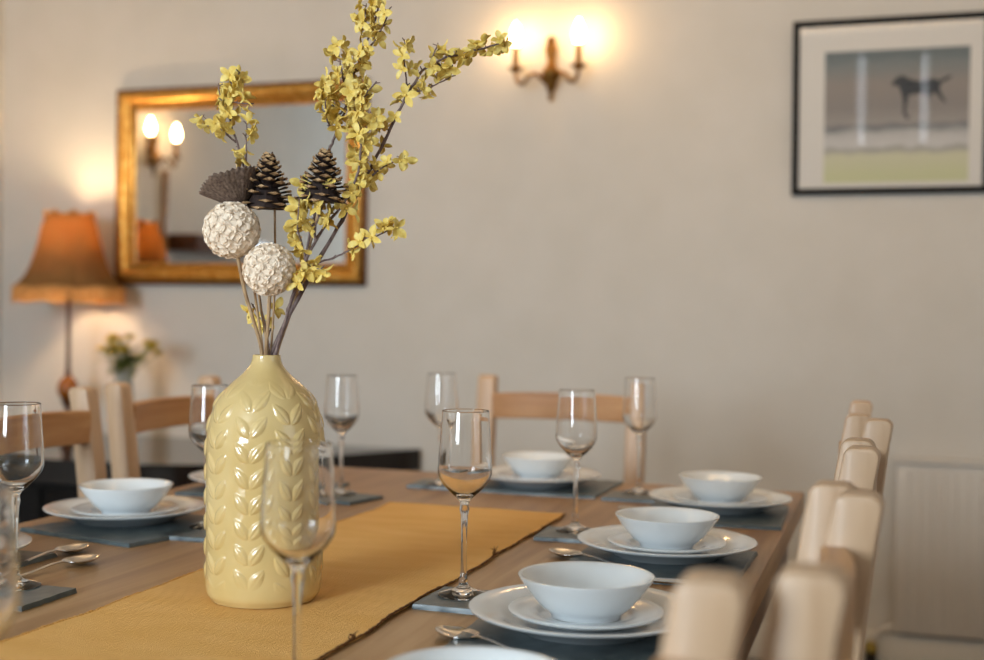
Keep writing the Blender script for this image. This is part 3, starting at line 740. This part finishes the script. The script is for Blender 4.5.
LX, LY = -2.865, 3.88
def shade_mat():
    m = bpy.data.materials.new('amber_silk_shade'); m.use_nodes = True; n, l = m.node_tree.nodes, m.node_tree.links
    n.remove(n['Principled BSDF']); out = n['Material Output']
    tr = n.new('ShaderNodeBsdfTranslucent'); df = n.new('ShaderNodeBsdfDiffuse'); mx = n.new('ShaderNodeMixShader'); mx.inputs[0].default_value = .34
    tc = n.new('ShaderNodeTexCoord'); nz = n.new('ShaderNodeTexNoise'); nz.inputs['Scale'].default_value = 7
    rp = n.new('ShaderNodeValToRGB'); e = rp.color_ramp.elements; e[0].position = .3; e[1].position = .7
    e[0].color = srgb(146, 108, 68); e[1].color = srgb(160, 122, 78)
    l.new(tc.outputs['Object'], nz.inputs['Vector']); l.new(nz.outputs['Fac'], rp.inputs[0])
    l.new(rp.outputs[0], tr.inputs[0]); l.new(rp.outputs[0], df.inputs[0])
    l.new(tr.outputs[0], mx.inputs[2]); l.new(df.outputs[0], mx.inputs[1]); l.new(mx.outputs[0], out.inputs[0]); return m
shade_m = shade_mat()
fringe_m = mat('gold_thread_fringe', srgb(206, 150, 84), 0.8); ramp_noise(fringe_m, [srgb(186, 128, 66), srgb(220, 168, 100)], (60, 60, 10), 3)
amber = mat('amber_ball', srgb(150, 84, 28), 0.2); ramp_noise(amber, [srgb(110, 56, 16), srgb(176, 106, 40)], (10, 10, 10), 4)
tl = thing('table_lamp', 'lit amber fringed lamp on a dark turned base, left of the mirror', 'lamp', (LX, LY, SZ))
bz = T-SZ       # local z of table level
MB().lathe([(0, 0), (.062, 0), (.066, .006), (.060, .016), (.035, .024), (.022, .040), (.016, .062), (.020, .082), (.028, .092), (.012, .100), (.010, .112), (.020, .128), (.026, .142), (0, .150)], 32).build('base', darkwood, tl)
MB().lathe([(0, .142), (.022, .145), (.033, .158), (.038, .176), (.036, .196), (.026, .214), (.014, .226), (0, .230)], 32).build('ball', amber, tl)
MB().lathe([(0, .222), (.010, .226), (.012, .24), (.008, .256), (.0075, .52), (.011, .535), (.011, .66+bz-.126), (0, .66+bz-.126)], 20).build('pole', darkwood, tl)
# bell shade
m = MB(); N = 160; PR = [(.196, .550), (.187, .558), (.167, .577), (.149, .602), (.134, .635), (.121, .675), (.109, .718), (.099, .760), (.0875, .795), (.0885, .812)]
vs = []
for l_ in (0, 1):
    for j, (r, z) in enumerate(PR):
        for i in range(N):
            a = 2*PI*i/N; sca = abs(math.sin(a*4)); rr_ = r*(1-.045*(1-sca)**2) + .0012*math.sin(a*40) - (.0015 if l_ else 0)
            zz = z+bz-.126*1+(.016*(1-sca)*(j/9) if j > 6 else 0)-(.009*(1-sca)*(1-j/3) if j < 3 else 0)
            vs.append((rr_*math.cos(a), rr_*math.sin(a), zz))
n_ = len(PR); fs = []
for l_ in (0, 1):
    for j in range(n_-1):
        for i in range(N):
            a = l_*n_*N+j*N+i; b = l_*n_*N+j*N+(i+1) % N; fs.append((a, b, b+N, a+N) if l_ == 0 else (a, a+N, b+N, b))
for i in range(N):
    a, b = i, (i+1) % N; fs.append((a, b, b+n_*N, a+n_*N)); a += (n_-1)*N; b += (n_-1)*N; fs.append((a, b, b+n_*N, a+n_*N))
m.add(vs, fs); sh = m.build('lamp_shade', shade_m, tl, sharp=80)
m = MB()
m.tube([(.0885*math.cos(2*PI*i/80)*(1-.045*(1-abs(math.sin(8*PI*i/80)))**2), .0885*math.sin(2*PI*i/80)*(1-.045*(1-abs(math.sin(8*PI*i/80)))**2),  .812+bz-.126+.016*(1-abs(math.sin(8*PI*i/80)))) for i in range(81)], .0045, 6)
m.build('top_braid', fringe_m, sh)
m = MB(); rg = random.Random(2)
for i in range(420):
    a = 2*PI*i/420; sca = abs(math.sin(a*4)); r = .196*(1-.045*(1-sca)**2); z = .550+bz-.126-.009*(1-sca)
    x, y = r*math.cos(a), r*math.sin(a); L = .050*rg.uniform(.85, 1.05)
    m.tube([(x, y, z+.006), (x*1.004, y*1.004, z-L*.5), (x*rg.uniform(.995, 1.015), y*rg.uniform(.995, 1.015), z-L)], [.0016, .0014, .0016], 4)
fr = m.build('fringe', fringe_m, sh, smooth=False); fr['kind'] = 'stuff'
MB().lathe([(0, .700), (.012, .705), (.026, .735), (.030, .760), (.022, .782), (0, .792)], 20, c=(0, 0, bz-.126)).build('light_bulb', lampbulb_m, tl)

# small vase of flowers
fv = thing('flower_vase', 'small clear glass vase of yellow and green flowers right of the lamp', 'flowers', (-2.575, 3.80, SZ))
mv = MB().lathe([(0, 0), (.034, 0), (.038, .006), (.040, .10), (.034, .17), (.030, .235), (.036, .262), (.0345, .262), (.028, .235), (.032, .17), (.037, .10), (.035, .010), (0, .009)], 32)
mv.build('glass_vase', mat('cloudy_glass', (.93, .9, .82, 1), .15, 0, IOR=1.4, Transmission_Weight=.7), fv)
ygreen = mat('green_leaf', srgb(70, 84, 34), .6); ramp_noise(ygreen, [srgb(60, 76, 34), srgb(140, 144, 66)], (20, 20, 20), 3)
yel2 = mat('yellow_flower_petal', srgb(208, 176, 48), .6); ramp_noise(yel2, [srgb(200, 172, 60), srgb(236, 212, 96)], (20, 20, 20), 3)
rg = random.Random(21)
def leafshape(m, p, d, L, W):
    d = d.normalized(); s = d.cross(Vector((0, 0, 1)) if abs(d.z) < .9 else Vector((1, 0, 0))).normalized(); n = s.cross(d); vs = []
    for t_ in (0, .3, .6, .85, 1):
        w_ = W*math.sin(PI*min(.98, t_*.9+.08)); c = p+d*L*t_+n*(-.2*L*t_*t_)
        vs += [(c+s*w_)[:], (c+n*.001)[:], (c-s*w_)[:], (c-n*.001)[:]]
    m.add(vs, [(j*4+q, j*4+(q+1) % 4, (j+1)*4+(q+1) % 4, (j+1)*4+q) for j in range(4) for q in range(4)]+[(3, 2, 1, 0), (16, 17, 18, 19)])
heads = []
for k in range(20):
    a = rg.uniform(0, 6.28); rr_ = .125*math.sqrt(rg.random()); heads.append(Vector((rr_*math.cos(a)*1.1, rr_*math.sin(a)*.8, .31+rg.uniform(0, .075)-rr_*.25)))
m = MB()
for h in heads: m.tube([(rg.uniform(-.01, .01), rg.uniform(-.01, .01), .05), (h.x*.2, h.y*.2, .25), h[:]], .0022, 5)
m.build('flower_stems', ygreen, fv)
m = MB()
for k in range(70):
    a = rg.uniform(0, 6.28); p = Vector((rg.gauss(0, .02), rg.gauss(0, .02), rg.uniform(.255, .33))); leafshape(m, p, Vector((math.cos(a), math.sin(a), rg.uniform(-.35, .9))), rg.uniform(.05, .085), rg.uniform(.007, .014))
m.build('leaves', ygreen, fv, smooth=False)
for h in heads:
    m = MB()
    for q in range(16):
        a = q*2.4; leafshape(m, h, Vector((math.cos(a), math.sin(a), .1+q*.09)), .026, .008)
    m.build('flower', yel2, fv, smooth=False)

# ------------------------------------------------------------------ gilt mirror
mx0, mx1, mz0, mz1 = -2.808, -1.780, T+.442, T+1.178
mr = thing('wall_mirror', 'rectangular wall mirror in a broad gilt frame left of the wall light', 'mirror', ((mx0+mx1)/2, YB, (mz0+mz1)/2))
hw, hh = (mx1-mx0)/2, (mz1-mz0)/2
def frame_mb(hw, hh, prof):
    """prof: list of (inset, depth toward room); sweeps around a rectangle; local y negative = toward room"""
    m = MB(); vs = []; n = len(prof)
    for (cx, cz) in ((-1, -1), (1, -1), (1, 1), (-1, 1)):
        for (i_, d_) in prof: vs.append((cx*(hw-i_), -d_, cz*(hh-i_)))
    fs = [(c*n+k, c*n+(k+1) % n, ((c+1) % 4)*n+(k+1) % n, ((c+1) % 4)*n+k) for c in range(4) for k in range(n)]
    return m.add(vs, fs)
MB_ = frame_mb(hw, hh, [(0, 0), (0, .020), (.003, .026), (.010, .028), (.012, .024), (.012, 0)]); MB_.build('outer_edge', gold_dark, mr, sharp=50)
frame_mb(hw, hh, [(.012, 0), (.012, .027), (.018, .036), (.028, .040), (.038, .036), (.048, .026), (.056, .020), (.060, .019), (.062, .023), (.066, .024), (.068, .020), (.068, 0)]).build('gilt_frame', gold, mr, sharp=50)
frame_mb(hw, hh, [(.068, 0), (.068, .018), (.072, .022), (.079, .018), (.082, .008), (.082, 0)]).build('inner_slip', gold, mr, sharp=50)
MB().box(-hw+.075, hw-.075, -.009, -.001, -hh+.075, hh-.075).build('mirror_glass', mirror_m, mr, smooth=False)

# ------------------------------------------------------------------ brass wall lights
def sconce(label, loc, rz):
    t = thing('wall_light', label, 'wall light', loc, rz, 'brass candle wall lights')
    # local: wall at y=0, room toward -y ; z=0 at the hub
    m = MB()
    Mx = Matrix.Translation((0, 0, 0))
    m.lathe([(0, -.100), (.006, -.096), (.009, -.086), (.006, -.074), (.012, -.062), (.018, -.046), (.024, -.028), (.030, -.012), (.032, .0), (.024, .012), (.016, .022), (.012, .034), (.016, .050), (.020, .066), (.022, .082), (.014, .094), (.018, .104), (.010, .116), (0, .124)], 24, c=(0, -.034, 0))
    m.bbox(-.012, .012, -.03, -.0005, -.05, .09, .004); m.build('back_plate', brass, t)
    for s in (-1, 1):
        pts = smooth_pts([(s*.015, -.045, -.040), (s*.030, -.055, -.022), (s*.046, -.065, -.010), (s*.064, -.075, -.022), (s*.080, -.082, -.044), (s*.095, -.085, -.044), (s*.105, -.085, -.028), (s*.108, -.085, -.004)], 5)
        am = MB().tube(pts, .0068, 10).build('arm', brass, t)
        MB().lathe([(0, .028), (.010, .030), (.022, .038), (.027, .045), (.014, .045), (.012, .050), (.012, .054), (0, .054)], 24, c=(s*.108, -.085, -.037)).build('drip_cup', brass, am)
        MB().lathe([(0, .052), (.0105, .052), (.0105, .118), (0, .118)], 20, c=(s*.108, -.085, -.037)).build('candle_tube', brass, am)
        MB().lathe([(0, .118), (.010, .120), (.0165, .134), (.0185, .148), (.015, .166), (.008, .184), (.002, .196), (0, .198)], 20, c=(s*.108, -.085, -.037)).build('candle_bulb', bulb_m, am)
    return t
sconce('brass two-candle wall light glowing on the wall between mirror and picture', (-1.105, YB, T+1.165), 0)
sconce('brass two-candle wall light on the left wall, seen only in the mirror', (XL, 3.08, T+1.075), PI/2)
sh_ = tag(MB().bbox(XL+.001, XL+.16, 2.12, 2.90, T+.64, T+.72, .004).build('wall_shelf', darkwood), 'dark wooden shelf on the left wall, seen only in the mirror', 'shelf')
struct('trim_1', MB().bbox(XL+.0005, XL+.02, 2.925, 2.955, 0.12, T+1.02, .003), table_m)

# ------------------------------------------------------------------ framed picture
px0, px1, pz0, pz1 = -.311, .276, T+.739, T+1.283
pic = thing('framed_picture', 'black framed horse print hanging on the wall at upper right', 'picture', ((px0+px1)/2, YB, (pz0+pz1)/2))
hw, hh = (px1-px0)/2, (pz1-pz0)/2
frame_mb(hw, hh, [(0, .002), (0, .020), (.003, .023), (.018, .023), (.021, .018), (.021, .002)]).build('frame', blackframe, pic, sharp=40)
MB().box(-hw+.012, hw-.012, -.012, -.004, -hh+.012, hh-.012).build('mount', mount_m, pic, smooth=False)
def print_mat():
    m = mat('landscape_print', srgb(150, 145, 140), .8); n, l, b = nodes(m)
    tc = n.new('ShaderNodeTexCoord'); sx = n.new('ShaderNodeSeparateXYZ'); l.new(tc.outputs['Generated'], sx.inputs[0])
    nz = n.new('ShaderNodeTexNoise'); nz.inputs['Scale'].default_value = 7; nz.inputs['Detail'].default_value = 5
    mp = n.new('ShaderNodeMapping'); mp.inputs['Scale'].default_value = (1, 1, 3.2); l.new(tc.outputs['Generated'], mp.inputs[0]); l.new(mp.outputs[0], nz.inputs['Vector'])
    ad = n.new('ShaderNodeMath'); ad.operation = 'MULTIPLY_ADD'; ad.inputs[1].default_value = .10; l.new(nz.outputs['Fac'], ad.inputs[0]); l.new(sx.outputs['Z'], ad.inputs[2])
    rp = n.new('ShaderNodeValToRGB'); l.new(ad.outputs[0], rp.inputs[0]); e = rp.color_ramp.elements
    stops = [(0, (216, 216, 172)), (.10, (214, 214, 170)), (.25, (218, 214, 184)), (.30, (176, 172, 164)), (.33, (214, 210, 206)), (.42, (200, 196, 192)), (.47, (124, 126, 128)), (.50, (168, 160, 154)), (.62, (150, 143, 138)), (.80, (158, 148, 141)), (.93, (136, 140, 139)), (1, (118, 126, 128))]
    while len(e) > 1: e.remove(e[-1])
    e[0].position = 0; e[0].color = srgb(*stops[0][1])
    for p_, c_ in stops[1:]: q = e.new(p_); q.color = srgb(*c_)
    l.new(rp.outputs[0], b.inputs['Base Color']); return m
MB().box(-.195, .232, -.0128, -.0121, -.235, .172).build('print', print_mat(), pic, smooth=False)
horse_m = mat('horse_ink', srgb(62, 66, 72), .8); ramp_noise(horse_m, [srgb(52, 56, 62), srgb(76, 78, 82)], (40, 40, 40), 3)
hz = [(-.068,.020),(-.060,.032),(-.048,.040),(-.036,.043),(-.026,.036),(-.010,.030),(.010,.026),(.030,.030),(.046,.032),(.058,.026),(.072,.032),(.094,.040),(.086,.028),(.064,.018),(.062,.002),(.070,-.014),(.080,-.028),(.073,-.030),(.060,-.016),(.048,-.004),(.036,-.010),(.040,-.020),(.032,-.020),(.026,-.006),(.004,-.006),(-.020,-.008),(-.024,-.030),(-.028,-.050),(-.016,-.068),(-.024,-.070),(-.036,-.052),(-.034,-.028),(-.038,-.008),(-.044,.006),(-.048,.018),(-.058,.016)]
Mh = Matrix.Translation((.078, -.0130, .040))@Matrix(((1.1, 0, 0, 0), (0, 0, -1, 0), (0, 1.2, 0, 0), (0, 0, 0, 1)))
o = MB().prism(hz, 0, .0004, Mh).build('horse_figure', horse_m, pic, smooth=False); o['label'] = 'dark galloping horse figure'
def pane_mat():
    m = bpy.data.materials.new('picture_glass'); m.use_nodes = True; n, l = m.node_tree.nodes, m.node_tree.links
    n.remove(n['Principled BSDF']); tr = n.new('ShaderNodeBsdfTransparent'); gl = n.new('ShaderNodeBsdfGlossy'); gl.inputs['Roughness'].default_value = .02
    fr_ = n.new('ShaderNodeFresnel'); fr_.inputs[0].default_value = 1.3; mx = n.new('ShaderNodeMixShader')
    l.new(fr_.outputs[0], mx.inputs[0]); l.new(tr.outputs[0], mx.inputs[1]); l.new(gl.outputs[0], mx.inputs[2]); l.new(mx.outputs[0], n['Material Output'].inputs[0]); return m
MB().box(-hw+.015, hw-.015, -.0175, -.0160, -hh+.015, hh-.015).build('glass_pane', pane_mat(), pic, smooth=False)
pic.location.y -= .020; pic.rotation_euler = (math.radians(4.0), 0, 0)

# ------------------------------------------------------------------ radiator
rd = thing('radiator', 'white panel radiator on the back wall at lower right', 'radiator', (.020, YB, 0))
m = MB(); m.bbox(0, 1.2, -.045, -.015, .13, .655, .006)
for k in range(34):
    x = .025+k*.0345; m.bbox(x, x+.02, -.0465, -.044, .16, .63, .001)
m.build('panel', rad_m, rd)
m = MB(); m.bbox(-.004, 1.204, -.056, -.006, .655, .672, .004)
for k in range(40): m.box(.02+k*.029, .036+k*.029, -.045, -.015, .6722, .673)
m.build('top_grille', rad_m, rd)
va = MB().tube([(-.075, -.045, 0), (-.06, -.045, .10), (-.04, -.045, .135), (.0, -.035, .15)], .008, 10).build('valve_pipe', rad_m, rd)
blackp = mat('black_plastic', srgb(30, 28, 26), .4); ramp_noise(blackp, [srgb(26, 24, 22), srgb(36, 33, 30)], (20, 20, 20), 2)
yelp = mat('yellowed_plastic', srgb(150, 128, 50), .4); ramp_noise(yelp, [srgb(140, 118, 44), srgb(160, 138, 58)], (20, 20, 20), 2)
MB().lathe([(0, .015), (.016, .015), (.018, .022), (.018, .068), (0, .068)], 20, c=(-.065, -.05, 0)).build('valve_body', blackp, va)
MB().lathe([(0, .068), (.019, .068), (.02, .074), (.018, .092), (.013, .098), (0, .098)], 20, c=(-.065, -.05, 0)).build('valve_cap', yelp, va)
for k in (.1, 1.08): MB().bbox(k, k+.03, -.016, -.0005, .2, .6, .002).build('wall_bracket', rad_m, rd)
